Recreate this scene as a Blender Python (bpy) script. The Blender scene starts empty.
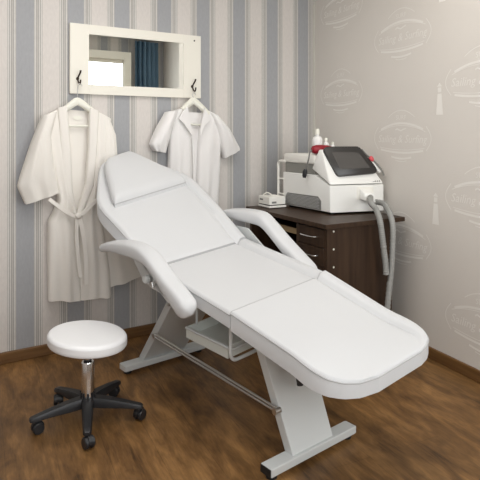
import bpy, bmesh, math, random
from mathutils import Vector, Matrix
random.seed(4)
S = bpy.context.scene
COL = S.collection
rad = math.radians

# ------------------------------------------------------------------ camera
EYE = 1.30
FPX = 550.0
HOR = 134.0
cd = bpy.data.cameras.new('camera')
cd.sensor_width = 36.0
cd.lens = FPX / 480 * 36
cd.shift_y = -(240 - HOR) / 480
cd.clip_start = 0.02
cam = bpy.data.objects.new('camera', cd)
cam.location = (0, 0, EYE)
cam.rotation_euler = (rad(90), 0, 0)
COL.objects.link(cam)
S.camera = cam
S.view_settings.view_transform = 'Standard'
S.view_settings.look = 'None'
S.view_settings.gamma = 1.0
S.view_settings.exposure = -0.52

# ------------------------------------------------------------------ room frame
CX, CY = 0.588, 4.313                       # corner of the striped wall and the beige wall
TA = rad(31.76)
T = Vector((math.cos(TA), math.sin(TA), 0))        # along the striped wall, to the right
N = Vector((math.sin(TA), -math.cos(TA), 0))       # out of the striped wall, into the room
CORNER = Vector((CX, CY, 0))
RW = Vector((257, -550, 0)).normalized()           # along the beige wall, towards the viewer
RN = Vector((-550, -257, 0)).normalized()          # out of the beige wall, into the room
ROOM_D, ROOM_H, ROOM_L = 4.0, 2.62, 3.6

def rw(t, n, z=0.0):
    return CORNER + T * t + N * n + Vector((0, 0, z))

# ------------------------------------------------------------------ world, daylight, added lamps
w = bpy.data.worlds.new('daylight')
w.use_nodes = True
S.world = w
bg = w.node_tree.nodes['Background']
bg.inputs[0].default_value = (0.93, 0.97, 1.0, 1)
bg.inputs[1].default_value = 2.2

def area(name, loc, direction, sx, sy, energy, color, spread=180):
    l = bpy.data.lights.new(name, 'AREA')
    l.shape = 'RECTANGLE'
    l.size, l.size_y = sx, sy
    l.energy = energy
    l.color = color
    l.spread = rad(spread)
    o = bpy.data.objects.new(name, l)
    o.location = loc
    o.rotation_euler = Vector(direction).to_track_quat('-Z', 'Y').to_euler()
    COL.objects.link(o)
    return o
# daylight from the window seen in the mirror, then fill from an added window
area('window_and_fill_light', rw(-0.79, ROOM_D - 0.12, 1.58), -N, 1.2, 1.35, 35, (0.95, 0.985, 1.0))
area('window_and_fill_light', rw(-2.72, ROOM_D - 0.12, 1.58), -N, 1.2, 1.35, 36, (0.955, 0.98, 1.0))  # fill placed at the added window, brightens the room from the front
# two square ceiling lamps, out of view, added for soft overhead light
ADDED_LAMPS = ((-0.95, 1.75), (-2.05, 1.25))
for t_, n_, w_ in ((*ADDED_LAMPS[0], 2.5), (*ADDED_LAMPS[1], 13.5)):
    area('ceiling_fill_light', rw(t_, n_, ROOM_H - 0.12), (0, 0, -1), 1.1, 1.1, w_, (1.0, 0.99, 0.985))

# ------------------------------------------------------------------ materials
def mat(name, rgb, rough=0.5, metal=0.0, spec=0.5, coat=0.0, bump=None, bscale=200, var=0.0, vscale=8):
    m = bpy.data.materials.new(name)
    m.use_nodes = True
    nt = m.node_tree
    p = nt.nodes['Principled BSDF']
    p.inputs['Base Color'].default_value = (*rgb, 1)
    p.inputs['Roughness'].default_value = rough
    p.inputs['Metallic'].default_value = metal
    p.inputs['Specular IOR Level'].default_value = spec
    p.inputs['Coat Weight'].default_value = coat
    tc = nt.nodes.new('ShaderNodeTexCoord')
    if var:
        nz = nt.nodes.new('ShaderNodeTexNoise')
        nz.inputs['Scale'].default_value = vscale
        nz.inputs['Detail'].default_value = 4
        nt.links.new(tc.outputs['Object'], nz.inputs['Vector'])
        mx = nt.nodes.new('ShaderNodeMix'); mx.data_type = 'RGBA'
        mx.inputs['A'].default_value = (*[c * (1 - var) for c in rgb], 1)
        mx.inputs['B'].default_value = (*[min(1, c * (1 + var)) for c in rgb], 1)
        nt.links.new(nz.outputs['Fac'], mx.inputs['Factor'])
        nt.links.new(mx.outputs['Result'], p.inputs['Base Color'])
    if bump:
        nb = nt.nodes.new('ShaderNodeTexNoise')
        nb.inputs['Scale'].default_value = bscale
        nb.inputs['Detail'].default_value = 3
        nt.links.new(tc.outputs['Object'], nb.inputs['Vector'])
        bp = nt.nodes.new('ShaderNodeBump')
        bp.inputs['Strength'].default_value = bump
        bp.inputs['Distance'].default_value = 0.002
        nt.links.new(nb.outputs['Fac'], bp.inputs['Height'])
        nt.links.new(bp.outputs['Normal'], p.inputs['Normal'])
    return m

def emit(name, rgb, s):
    m = bpy.data.materials.new(name); m.use_nodes = True
    p = m.node_tree.nodes['Principled BSDF']
    p.inputs['Base Color'].default_value = (*rgb, 1)
    p.inputs['Emission Color'].default_value = (*rgb, 1)
    p.inputs['Emission Strength'].default_value = s
    return m

M = {}
M['vinyl'] = mat('white_vinyl', (0.655, 0.66, 0.67), 0.42, spec=0.4, bump=0.12, bscale=420)
M['stool_vinyl'] = mat('bright_white_vinyl', (0.90, 0.90, 0.91), 0.38, spec=0.5, bump=0.08, bscale=420)
M['piping'] = mat('vinyl_piping', (0.50, 0.50, 0.505), 0.45)
M['steel_white'] = mat('white_enamel', (0.66, 0.68, 0.675), 0.35, spec=0.5)
M['chrome'] = mat('chrome', (0.82, 0.82, 0.82), 0.16, metal=1.0)
M['steel'] = mat('brushed_steel', (0.62, 0.62, 0.61), 0.35, metal=1.0)
M['black'] = mat('black_plastic', (0.018, 0.018, 0.020), 0.42)
M['rubber'] = mat('black_rubber', (0.012, 0.012, 0.012), 0.7)
M['tray'] = mat('pale_plastic', (0.74, 0.77, 0.73), 0.4)
M['robe'] = mat('waffle_cotton', (0.88, 0.845, 0.79), 0.95, spec=0.1, bump=0.5, bscale=260)
M['shirt'] = mat('white_cotton', (0.88, 0.86, 0.845), 0.92, spec=0.1, bump=0.15, bscale=500)
M['hanger'] = mat('ivory_plastic', (0.86, 0.85, 0.76), 0.4)
M['frame'] = mat('ivory_painted_wood', (0.87, 0.84, 0.75), 0.5, bump=0.06, bscale=80)
M['bronze'] = mat('dark_bronze', (0.05, 0.035, 0.025), 0.35, metal=0.8)
M['mirror'] = mat('mirror_glass', (0.90, 0.92, 0.89), 0.01, metal=1.0)
M['machine'] = mat('ivory_machine_plastic', (0.92, 0.90, 0.84), 0.35)
M['machine_white'] = mat('white_machine_plastic', (0.93, 0.925, 0.89), 0.3)
M['grey'] = mat('grey_plastic', (0.20, 0.195, 0.185), 0.5)
M['greymid'] = mat('mid_grey_plastic', (0.26, 0.255, 0.23), 0.45)
M['bezel'] = mat('charcoal_bezel', (0.030, 0.027, 0.025), 0.3)
M['screen'] = mat('dark_screen_glass', (0.085, 0.08, 0.075), 0.12, spec=0.6)
M['red'] = mat('red_plastic', (0.30, 0.010, 0.022), 0.35)
M['pinkred'] = mat('bright_red_plastic', (0.75, 0.10, 0.12), 0.35)
M['hose'] = mat('grey_ribbed_rubber', (0.33, 0.33, 0.315), 0.55)
M['bottle'] = mat('white_bottle_plastic', (0.86, 0.85, 0.83), 0.35)
M['tan'] = mat('light_wood_strip', (0.36, 0.25, 0.13), 0.6, var=0.15, vscale=20)
M['curtain'] = mat('blue_curtain_cloth', (0.25, 0.40, 0.55), 0.95, spec=0.1, bump=0.2, bscale=300)
M['ceiling'] = mat('white_ceiling_paint', (0.85, 0.84, 0.81), 0.9)
M['print'] = mat('wallpaper_print', (0.93, 0.90, 0.85), 0.75)
M['mark'] = mat('grey_print', (0.35, 0.34, 0.32), 0.6)
M['lamp'] = emit('added_lamp_glass', (1.0, 0.96, 0.9), 2.0)  # glow of the added ceiling lamps
M['shellgrey'] = mat('grey_cover_plastic', (0.42, 0.42, 0.41), 0.5)

def wood_dark():
    m = mat('dark_walnut_veneer', (0.03, 0.019, 0.013), 0.45, spec=0.3)
    nt = m.node_tree; p = nt.nodes['Principled BSDF']
    tc = nt.nodes.new('ShaderNodeTexCoord'); mp = nt.nodes.new('ShaderNodeMapping')
    mp.inputs['Scale'].default_value = (3, 3, 40)
    nz = nt.nodes.new('ShaderNodeTexNoise'); nz.inputs['Scale'].default_value = 2.2; nz.inputs['Detail'].default_value = 6
    mp.inputs['Scale'].default_value = (14, 14, 1.2)
    cr = nt.nodes.new('ShaderNodeValToRGB')
    cr.color_ramp.elements[0].position = 0.3; cr.color_ramp.elements[0].color = (0.034, 0.018, 0.010, 1)
    cr.color_ramp.elements[1].position = 0.75; cr.color_ramp.elements[1].color = (0.066, 0.037, 0.021, 1)
    nt.links.new(tc.outputs['Object'], mp.inputs[0]); nt.links.new(mp.outputs[0], nz.inputs['Vector'])
    nt.links.new(nz.outputs['Fac'], cr.inputs[0]); nt.links.new(cr.outputs[0], p.inputs['Base Color'])
    return m
M['walnut'] = wood_dark()

def wood_base():
    m = mat('brown_baseboard', (0.16, 0.085, 0.035), 0.45)
    nt = m.node_tree; p = nt.nodes['Principled BSDF']
    tc = nt.nodes.new('ShaderNodeTexCoord'); mp = nt.nodes.new('ShaderNodeMapping')
    mp.inputs['Scale'].default_value = (2, 30, 40)
    nz = nt.nodes.new('ShaderNodeTexNoise'); nz.inputs['Scale'].default_value = 1.5; nz.inputs['Detail'].default_value = 6
    cr = nt.nodes.new('ShaderNodeValToRGB')
    cr.color_ramp.elements[0].position = 0.3; cr.color_ramp.elements[0].color = (0.12, 0.056, 0.018, 1)
    cr.color_ramp.elements[1].position = 0.75; cr.color_ramp.elements[1].color = (0.22, 0.115, 0.042, 1)
    nt.links.new(tc.outputs['Object'], mp.inputs[0]); nt.links.new(mp.outputs[0], nz.inputs['Vector'])
    nt.links.new(nz.outputs['Fac'], cr.inputs[0]); nt.links.new(cr.outputs[0], p.inputs['Base Color'])
    return m
M['base'] = wood_base()

def floor_mat():
    m = mat('brown_laminate', (0.1, 0.05, 0.03), 0.36, spec=0.4)
    nt = m.node_tree; p = nt.nodes['Principled BSDF']; L = nt.links.new
    tc = nt.nodes.new('ShaderNodeTexCoord')
    br = nt.nodes.new('ShaderNodeTexBrick')
    br.inputs['Scale'].default_value = 1.0
    br.inputs['Brick Width'].default_value = 1.25
    br.inputs['Row Height'].default_value = 0.19
    br.inputs['Mortar Size'].default_value = 0.0012
    br.inputs['Color1'].default_value = (0.92, 0.92, 0.92, 1)
    br.inputs['Color2'].default_value = (1.08, 1.05, 1.0, 1)
    br.inputs['Mortar'].default_value = (0.7, 0.7, 0.7, 1)
    L(tc.outputs['Object'], br.inputs['Vector'])
    def noise(sc, s, d):
        mp = nt.nodes.new('ShaderNodeMapping'); mp.inputs['Scale'].default_value = sc
        nz = nt.nodes.new('ShaderNodeTexNoise'); nz.inputs['Scale'].default_value = s
        nz.inputs['Detail'].default_value = d; nz.inputs['Roughness'].default_value = 0.62
        nz.inputs['Distortion'].default_value = 0.6
        L(tc.outputs['Object'], mp.inputs[0]); L(mp.outputs[0], nz.inputs['Vector'])
        return nz
    n1 = noise((1.5, 5.6, 1), 2.4, 9)
    n2 = noise((1.2, 2.6, 1), 2.0, 4)
    n3 = noise((6, 60, 1), 2.0, 3)
    ad = nt.nodes.new('ShaderNodeMath'); ad.operation = 'MULTIPLY_ADD'; ad.inputs[1].default_value = 0.30
    sb = nt.nodes.new('ShaderNodeMath'); sb.operation = 'MULTIPLY_ADD'; sb.inputs[1].default_value = 0.30
    L(n2.outputs['Fac'], ad.inputs[0]); 
    m1 = nt.nodes.new('ShaderNodeMath'); m1.operation = 'MULTIPLY'; m1.inputs[1].default_value = 0.55
    L(n1.outputs['Fac'], m1.inputs[0]); L(m1.outputs[0], ad.inputs[2])
    L(n3.outputs['Fac'], sb.inputs[0]); sb.inputs[1].default_value = 0.16; L(ad.outputs[0], sb.inputs[2])
    cr = nt.nodes.new('ShaderNodeValToRGB')
    e = cr.color_ramp.elements
    e[0].position = 0.36; e[0].color = (0.050, 0.023, 0.007, 1)
    e[1].position = 0.66; e[1].color = (0.37, 0.200, 0.074, 1)
    x = e.new(0.50); x.color = (0.180, 0.092, 0.032, 1)
    L(sb.outputs[0], cr.inputs[0])
    mx = nt.nodes.new('ShaderNodeMix'); mx.data_type = 'RGBA'; mx.blend_type = 'MULTIPLY'
    mx.inputs['Factor'].default_value = 1
    L(cr.outputs[0], mx.inputs['A']); L(br.outputs['Color'], mx.inputs['B'])
    L(mx.outputs['Result'], p.inputs['Base Color'])
    rr = nt.nodes.new('ShaderNodeMapRange'); rr.inputs['To Min'].default_value = 0.36; rr.inputs['To Max'].default_value = 0.55
    L(n1.outputs['Fac'], rr.inputs['Value']); L(rr.outputs[0], p.inputs['Roughness'])
    return m
M['floor'] = floor_mat()

PERIOD, DARK_AT = 0.2906, -0.119
def stripes(axis):
    m = mat('striped_wallpaper', (0.5, 0.5, 0.5), 0.8, spec=0.25)
    nt = m.node_tree; p = nt.nodes['Principled BSDF']; L = nt.links.new
    tc = nt.nodes.new('ShaderNodeTexCoord'); sp = nt.nodes.new('ShaderNodeSeparateXYZ')
    L(tc.outputs['Object'], sp.inputs[0])
    a = nt.nodes.new('ShaderNodeMath'); a.operation = 'MULTIPLY_ADD'
    a.inputs[1].default_value = 1 / PERIOD; a.inputs[2].default_value = 40 - DARK_AT / PERIOD + 0.5
    L(sp.outputs['X'], a.inputs[0])
    f = nt.nodes.new('ShaderNodeMath'); f.operation = 'FRACT'; L(a.outputs[0], f.inputs[0])
    cr = nt.nodes.new('ShaderNodeValToRGB'); cr.color_ramp.interpolation = 'CONSTANT'
    G = (0.385, 0.39, 0.405, 1); B = (0.685, 0.645, 0.61, 1); Mi = (0.54, 0.515, 0.485, 1)
    Wt = (0.75, 0.73, 0.70, 1); D2 = (0.43, 0.415, 0.39, 1)
    half = [(0.0, B), (0.165, Mi), (0.185, Wt), (0.197, D2), (0.222, Wt), (0.234, D2), (0.259, Mi), (0.277, D2), (0.297, Wt), (0.309, Mi), (0.330, G)]
    seq = half + [(1 - half[i + 1][0], half[i][1]) for i in range(len(half) - 2, -1, -1)]
    e = cr.color_ramp.elements
    while len(e) > 1: e.remove(e[-1])
    e[0].position = 0; e[0].color = seq[0][1]
    for pos, c in seq[1:]:
        q = e.new(pos); q.color = c
    L(f.outputs[0], cr.inputs[0])
    nz = nt.nodes.new('ShaderNodeTexNoise'); nz.inputs['Scale'].default_value = 90; nz.inputs['Detail'].default_value = 3
    mp = nt.nodes.new('ShaderNodeMapping'); mp.inputs['Scale'].default_value = (1, 1, 0.35)
    L(tc.outputs['Object'], mp.inputs[0]); L(mp.outputs[0], nz.inputs['Vector'])
    mr = nt.nodes.new('ShaderNodeMapRange'); mr.inputs['To Min'].default_value = 0.90; mr.inputs['To Max'].default_value = 1.10
    L(nz.outputs['Fac'], mr.inputs['Value'])
    mx = nt.nodes.new('ShaderNodeMix'); mx.data_type = 'RGBA'; mx.blend_type = 'MULTIPLY'; mx.inputs['Factor'].default_value = 1
    L(cr.outputs[0], mx.inputs['A']); L(mr.outputs[0], mx.inputs['B']); L(mx.outputs['Result'], p.inputs['Base Color'])
    return m
M['stripes'] = stripes('X')
M['beige'] = mat('beige_wallpaper', (0.775, 0.735, 0.685), 0.75, spec=0.3, bump=0.25, bscale=120, var=0.025, vscale=3)

# ------------------------------------------------------------------ helpers
def link(name, bm, material, parent=None, smooth=True, angle=40):
    me = bpy.data.meshes.new(name)
    bmesh.ops.recalc_face_normals(bm, faces=bm.faces)
    bm.to_mesh(me); bm.free()
    if smooth:
        for f in me.polygons: f.use_smooth = True
        me.set_sharp_from_angle(angle=rad(angle))
    me.materials.append(material)
    o = bpy.data.objects.new(name, me)
    COL.objects.link(o)
    if parent is not None: o.parent = parent
    return o

def thing(name, label, cat, loc=(0, 0, 0), rz=0.0, group=None):
    o = bpy.data.objects.new(name, None)
    o.empty_display_size = 0.1
    o.location = loc; o.rotation_euler = (0, 0, rz)
    COL.objects.link(o)
    o['label'] = label; o['category'] = cat
    if group: o['group'] = group
    return o

def struct(o):
    o['kind'] = 'structure'; return o

def box(bm, x0, x1, y0, y1, z0, z1, bev=0.0, seg=2, fn=None):
    vs = [bm.verts.new((x, y, z)) for x in (x0, x1) for y in (y0, y1) for z in (z0, z1)]
    idx = [(0, 1, 3, 2), (4, 6, 7, 5), (0, 4, 5, 1), (2, 3, 7, 6), (0, 2, 6, 4), (1, 5, 7, 3)]
    fs = [bm.faces.new([vs[i] for i in q]) for q in idx]
    if bev:
        es = list({e for f in fs for e in f.edges})
        r = bmesh.ops.bevel(bm, geom=es, offset=bev, segments=seg, profile=0.5, affect='EDGES')
        vs = list({v for f in r['faces'] for v in f.verts} | {v for v in vs if v.is_valid})
    if fn:
        for v in vs: v.co = Vector(fn(*v.co))
    return vs

def hexa(bm, pts, bev=0.0, seg=2):
    """8 corners: bottom ring of 4 then top ring of 4"""
    vs = [bm.verts.new(p) for p in pts]
    fs = [bm.faces.new([vs[i] for i in q]) for q in ((3, 2, 1, 0), (4, 5, 6, 7), (0, 1, 5, 4), (1, 2, 6, 5), (2, 3, 7, 6), (3, 0, 4, 7))]
    if bev:
        es = list({e for f in fs for e in f.edges})
        bmesh.ops.bevel(bm, geom=es, offset=bev, segments=seg, profile=0.5, affect='EDGES')

def prism(bm, pts, depth, bev=0.0, seg=2):
    """polygon (3D points) extruded by the vector depth"""
    d = Vector(depth)
    a = [bm.verts.new(p) for p in pts]
    b = [bm.verts.new(Vector(p) + d) for p in pts]
    fs = [bm.faces.new(a), bm.faces.new(b[::-1])]
    n = len(pts)
    for i in range(n): fs.append(bm.faces.new([a[i], b[i], b[(i + 1) % n], a[(i + 1) % n]]))
    if bev:
        es = list(fs[0].edges) + list(fs[1].edges)
        bmesh.ops.bevel(bm, geom=list(set(es)), offset=bev, segments=seg, profile=0.5, affect='EDGES')

def round_poly(pts, r, seg=5):
    out = []
    n = len(pts)
    P = [Vector(p) for p in pts]
    for i in range(n):
        a, b, c = P[i - 1], P[i], P[(i + 1) % n]
        u = (a - b).normalized(); v = (c - b).normalized()
        k = min(r / math.tan(u.angle(v) / 2), (a - b).length * .45, (c - b).length * .45)
        p, q = b + u * k, b + v * k
        for j in range(seg + 1):
            t = j / seg
            out.append(p * (1 - t) ** 2 + b * 2 * t * (1 - t) + q * t * t)
    return out

def smooth_path(pts, sub=6):
    P = [Vector(p) for p in pts]
    if len(P) < 3: return P
    out = []
    for i in range(len(P) - 1):
        p0 = P[max(i - 1, 0)]; p1 = P[i]; p2 = P[i + 1]; p3 = P[min(i + 2, len(P) - 1)]
        for j in range(sub):
            t = j / sub
            out.append(0.5 * ((2 * p1) + (p2 - p0) * t + (2 * p0 - 5 * p1 + 4 * p2 - p3) * t * t + (3 * p1 - p0 - 3 * p2 + p3) * t ** 3))
    out.append(P[-1])
    return out

def tube(bm, pts, r, seg=10, cap=True, rfn=None):
    P = [Vector(p) for p in pts]
    rings = []
    up = None
    for i, p in enumerate(P):
        d = (P[min(i + 1, len(P) - 1)] - P[max(i - 1, 0)]).normalized()
        if up is None:
            up = Vector((0, 0, 1)) if abs(d.z) < 0.9 else Vector((1, 0, 0))
        s = d.cross(up).normalized(); up = s.cross(d).normalized()
        rr = rfn(i / (len(P) - 1)) if rfn else r
        rings.append([bm.verts.new(p + (s * math.cos(a) + up * math.sin(a)) * rr) for a in [2 * math.pi * k / seg for k in range(seg)]])
    for a, b in zip(rings, rings[1:]):
        for k in range(seg): bm.faces.new([a[k], a[(k + 1) % seg], b[(k + 1) % seg], b[k]])
    if cap:
        bm.faces.new(rings[0][::-1]); bm.faces.new(rings[-1])

def lathe(bm, prof, c=(0, 0, 0), seg=40, mtx=None):
    """prof: (radius, z) from bottom to top"""
    rings = []
    mtx = mtx or Matrix.Translation(c)
    for r, z in prof:
        if r < 1e-6: rings.append([bm.verts.new(mtx @ Vector((0, 0, z)))])
        else: rings.append([bm.verts.new(mtx @ Vector((r * math.cos(2 * math.pi * k / seg), r * math.sin(2 * math.pi * k / seg), z))) for k in range(seg)])
    for a, b in zip(rings, rings[1:]):
        if len(a) == 1 and len(b) == 1: continue
        for k in range(seg):
            k2 = (k + 1) % seg
            if len(a) == 1: bm.faces.new([a[0], b[k2], b[k]])
            elif len(b) == 1: bm.faces.new([a[k], a[k2], b[0]])
            else: bm.faces.new([a[k], a[k2], b[k2], b[k]])
    if len(rings[0]) > 1: bm.faces.new(rings[0][::-1])
    if len(rings[-1]) > 1: bm.faces.new(rings[-1])

def axis_mtx(p, d):
    return Matrix.Translation(p) @ Vector(d).to_track_quat('Z', 'Y').to_matrix().to_4x4()

def rod(bm, a, b, r, seg=14):
    tube(bm, [a, b], r, seg)

def resample(poly, n):
    P = [Vector(p) for p in poly]
    ls = [0]
    for a, b in zip(P, P[1:]): ls.append(ls[-1] + (b - a).length)
    out = []
    for i in range(n):
        d = ls[-1] * i / (n - 1)
        k = 0
        while k < len(P) - 2 and ls[k + 1] < d: k += 1
        t = (d - ls[k]) / max(1e-9, ls[k + 1] - ls[k])
        out.append(P[k].lerp(P[k + 1], t))
    return out

def sstep(a, b, x):
    t = max(0.0, min(1.0, (x - a) / (b - a))); return t * t * (3 - 2 * t)

# ------------------------------------------------------------------ the room
def flat(name, a, b, z0, z1, thick, out, material):
    """wall slab from plan point a to b, thickness going to -out; its own x axis runs along the wall"""
    a = Vector(a); b = Vector(b)
    L_ = (b - a).length
    ang = math.atan2((b - a).y, (b - a).x)
    bm = bmesh.new()
    side = Vector((-math.sin(ang), math.cos(ang), 0)).dot(Vector(out))
    y0, y1 = (-thick, 0) if side > 0 else (0, thick)
    box(bm, 0, L_, y0, y1, z0, z1)
    o = link(name, bm, material, smooth=False)
    o.location = (a.x, a.y, 0); o.rotation_euler = (0, 0, ang)
    return struct(o)

ENTRY_S = 2.02
jog_a = CORNER + RW * ENTRY_S                      # where the beige wall steps back
jt, jn = (jog_a - CORNER).dot(T), (jog_a - CORNER).dot(N)
ALC_T = 0.46

# striped wall (its object origin lies at the corner so stripes count from there)
bm = bmesh.new(); box(bm, -ROOM_L, 0.12, 0, 0.12, 0, ROOM_H)
o = link('wall_back', bm, M['stripes'], smooth=False); o.location = CORNER; o.rotation_euler = (0, 0, TA); struct(o)
wall_right = flat('wall_right', CORNER, jog_a, 0, ROOM_H, 0.12, RN, M['beige'])
flat('wall_right_return', jog_a, rw(ALC_T, jn), 0, ROOM_H, 0.10, N, M['beige'])
flat('wall_alcove', rw(ALC_T, jn), rw(ALC_T, ROOM_D), 0, ROOM_H, 0.12, -T, M['beige'])
flat('wall_left', rw(-ROOM_L, 0), rw(-ROOM_L, ROOM_D), 0, ROOM_H, 0.12, T, M['stripes'])

# front wall behind the viewer, with the mirrored window's opening and an added one
WIN = (-1.42, -0.155, 0.85, 2.33)
FILL_WIN = (-3.35, -2.085, 0.85, 2.33)  # opening of the unseen window added for frontal light
bm = bmesh.new()
box(bm, -ROOM_L, FILL_WIN[0], -0.16, 0, 0, ROOM_H)
box(bm, FILL_WIN[1], WIN[0], -0.16, 0, 0, ROOM_H)
box(bm, WIN[1], ALC_T, -0.16, 0, 0, ROOM_H)
for wn_ in (WIN, FILL_WIN):
    box(bm, wn_[0], wn_[1], -0.16, 0, 0, wn_[2])
    box(bm, wn_[0], wn_[1], -0.16, 0, wn_[3], ROOM_H)
o = link('wall_front', bm, M['stripes'], smooth=False); o.location = rw(0, ROOM_D); o.rotation_euler = (0, 0, TA); struct(o)

# windows: casing, sashes, sill (local x along the wall, +y towards the outside)
def window(name, a, b, c, d):
    win = bmesh.new()
    casing = 0.085
    for q in ((a - casing, a + .02, c - .05, d + casing), (b - .02, b + casing, c - .05, d + casing), (a, b, d - .02, d + casing)):
        box(win, q[0], q[1], -0.03, 0.13, q[2], q[3], 0.006)
    wo = link(name, win, M['frame'], smooth=False); wo.location = rw(0, ROOM_D); wo.rotation_euler = (0, 0, TA); struct(wo)
    midx = (a + b) / 2 - 0.02
    s_, st_ = 0.13, 0.055
    for x0, x1 in ((a + .02, midx - .012), (midx + .012, b - .02)):
        sb = bmesh.new()
        box(sb, x0, x0 + s_, 0.03, 0.09, c, d - .02, 0.006); box(sb, x1 - s_, x1, 0.03, 0.09, c, d - .02, 0.006)
        box(sb, x0 + s_, x1 - s_, 0.03, 0.09, d - .02 - st_, d - .02, 0.006); box(sb, x0 + s_, x1 - s_, 0.03, 0.09, c, c + s_, 0.006)
        link('window_sash', sb, M['frame'], wo, smooth=False)
    sb = bmesh.new(); box(sb, midx - .012, midx + .012, 0.02, 0.11, c, d - .02)
    link('window_mullion', sb, M['frame'], wo, smooth=False)
    sb = bmesh.new(); box(sb, a - .12, b + .12, -0.16, 0.13, c - .04, c, 0.008)
    link('window_sill', sb, M['frame'], wo, smooth=False)
window('window_1', *WIN)
window('added_fill_window', *FILL_WIN)  # unseen second window, added to bring in more light from the front

# floor and ceiling; floor boards run along the beige wall
fl = bmesh.new(); box(fl, -3, 7, -5.0, 2.2, -0.06, 0)
o = link('floor', fl, M['floor'], smooth=False); o.location = CORNER; o.rotation_euler = (0, 0, math.atan2(RW.y, RW.x)); struct(o)
ce = bmesh.new(); box(ce, -ROOM_L - .2, 0.8, -ROOM_D - .3, 0.2, ROOM_H, ROOM_H + 0.08)
o = link('ceiling', ce, M['ceiling'], smooth=False); o.location = CORNER; o.rotation_euler = (0, 0, TA); struct(o)

def skirting(name, L_, loc, ang, y0, y1):
    bm = bmesh.new()
    box(bm, 0, L_, y0, y1, 0, 0.065, 0.005)
    s = link(name, bm, M['base'], smooth=False); s.location = loc; s.rotation_euler = (0, 0, ang); struct(s)
skirting('baseboard_back', ROOM_L - .02, rw(-ROOM_L, 0), TA, -0.018, -0.0005)
skirting('baseboard_right', ENTRY_S - .02, CORNER + RW * 0.02, math.atan2(RW.y, RW.x), -0.018, -0.0005)

# thin light corner bead where the two wallpapers meet
bm = bmesh.new(); box(bm, -0.022, -0.001, -0.006, -0.0005, 0.066, ROOM_H)
o = link('trim_1', bm, mat('corner_bead', (0.60, 0.585, 0.53), 0.6), smooth=False); o.location = CORNER; o.rotation_euler = (0, 0, TA); struct(o)

# wallpaper print on the beige wall: oval lettered emblems and small lighthouses
def text_mesh(body, size, shear=0.0):
    cu = bpy.data.curves.new('lettering', 'FONT')
    cu.body = body; cu.size = size; cu.shear = shear; cu.align_x = 'CENTER'; cu.align_y = 'CENTER'; cu.resolution_u = 2
    to = bpy.data.objects.new('lettering', cu); COL.objects.link(to)
    dg = bpy.context.evaluated_depsgraph_get(); dg.update()
    me = to.evaluated_get(dg).to_mesh()
    V = [v.co.copy() for v in me.vertices]; Fc = [list(p.vertices) for p in me.polygons]
    bpy.data.objects.remove(to); bpy.data.curves.remove(cu)
    return V, Fc
LET = {}
def put_text(bm, body, size, fn, shear=0.0):
    k = (body, size, shear)
    if k not in LET: LET[k] = text_mesh(*k)
    V, Fc = LET[k]
    vs = [bm.verts.new(fn(v.x, v.y)) for v in V]
    for f in Fc:
        try: bm.faces.new([vs[i] for i in f])
        except ValueError: pass

def ribbon(bm, pts, wd, fn):
    P = [Vector((p[0], p[1], 0)) for p in pts]
    prev = None
    for i, p in enumerate(P):
        d = (P[min(i + 1, len(P) - 1)] - P[max(i - 1, 0)]).normalized()
        s = Vector((-d.y, d.x, 0)) * wd / 2
        cur = (bm.verts.new(fn((p + s).x, (p + s).y)), bm.verts.new(fn((p - s).x, (p - s).y)))
        if prev: bm.faces.new([prev[0], prev[1], cur[1], cur[0]])
        prev = cur

def emblem(s0, z0):
    # wall_right local: x along RW, y<0 is into the room
    bm = bmesh.new()
    f = lambda x, y: Vector((s0 + x, -0.0012, z0 + y))
    put_text(bm, 'Sailing & Surfing', 0.068, lambda x, y: f(x, y - 0.008), 0.25)
    arc = lambda R, y0, h, k=24: [(-R + 2 * R * i / k, y0 + h * (1 - (-1 + 2 * i / k) ** 2)) for i in range(k + 1)]
    ribbon(bm, arc(0.19, 0.052, 0.040), 0.013, f)
    ribbon(bm, arc(0.21, 0.038, 0.040), 0.004, f)
    put_text(bm, 'SURF', 0.042, lambda x, y: f(x, y + 0.128 - x * x * 1.2))
    ribbon(bm, arc(0.12, 0.128, 0.045), 0.005, f)
    ribbon(bm, [(-.05, 0.050), (-.035, 0.058), (-.015, 0.050), (0.0, 0.046), (0.02, 0.054), (0.045, 0.060)], 0.009, f)
    ribbon(bm, arc(0.19, -0.075, -0.016), 0.012, f)
    ribbon(bm, arc(0.20, -0.060, -0.014), 0.004, f)
    ribbon(bm, arc(0.09, -0.118, -0.010), 0.011, f)
    ribbon(bm, arc(0.05, -0.140, -0.006), 0.004, f)
    for sg in (-1, 1):
        ribbon(bm, [(sg * (0.215 + 0.040 * math.sin(math.pi * i / 12)), -0.075 + 0.145 * i / 12) for i in range(13)], 0.005, f)
    o = link('wallpaper_emblem', bm, M['print'], wall_right, smooth=False)

def lighthouse(s0, z0):
    bm = bmesh.new()
    f = lambda x, y: Vector((s0 + x, -0.0012, z0 + y))
    def poly(pts): bm.faces.new([bm.verts.new(f(*p)) for p in pts])
    poly([(-.026, -.09), (.026, -.09), (.015, .03), (-.015, .03)])
    poly([(-.013, .038), (.013, .038), (.013, .065), (-.013, .065)])
    poly([(-.02, .07), (.02, .07), (0, .092)])
    link('wallpaper_lighthouse', bm, M['print'], wall_right, smooth=False)
for s0, zs in ((0.34, (0.33, 0.965, 1.60, 2.21)), (0.98, (0.64, 1.275, 1.91)), (1.60, (0.29, 0.955, 1.59, 2.22))):
    for z0 in zs: emblem(s0, z0)
for s0, z0 in ((1.30, 1.50), (1.27, 0.87), (1.32, 2.14)): lighthouse(s0, z0)

# ------------------------------------------------------------------ treatment bed
BED = thing('treatment_bed', 'white vinyl reclining treatment bed with padded arms on white steel legs',
            'bed', (-0.072, 2.705, 0), rad(39.28))
ROLL = 0.11
def up(x, y, z): return Vector((x, y, z + ROLL * x))

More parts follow.
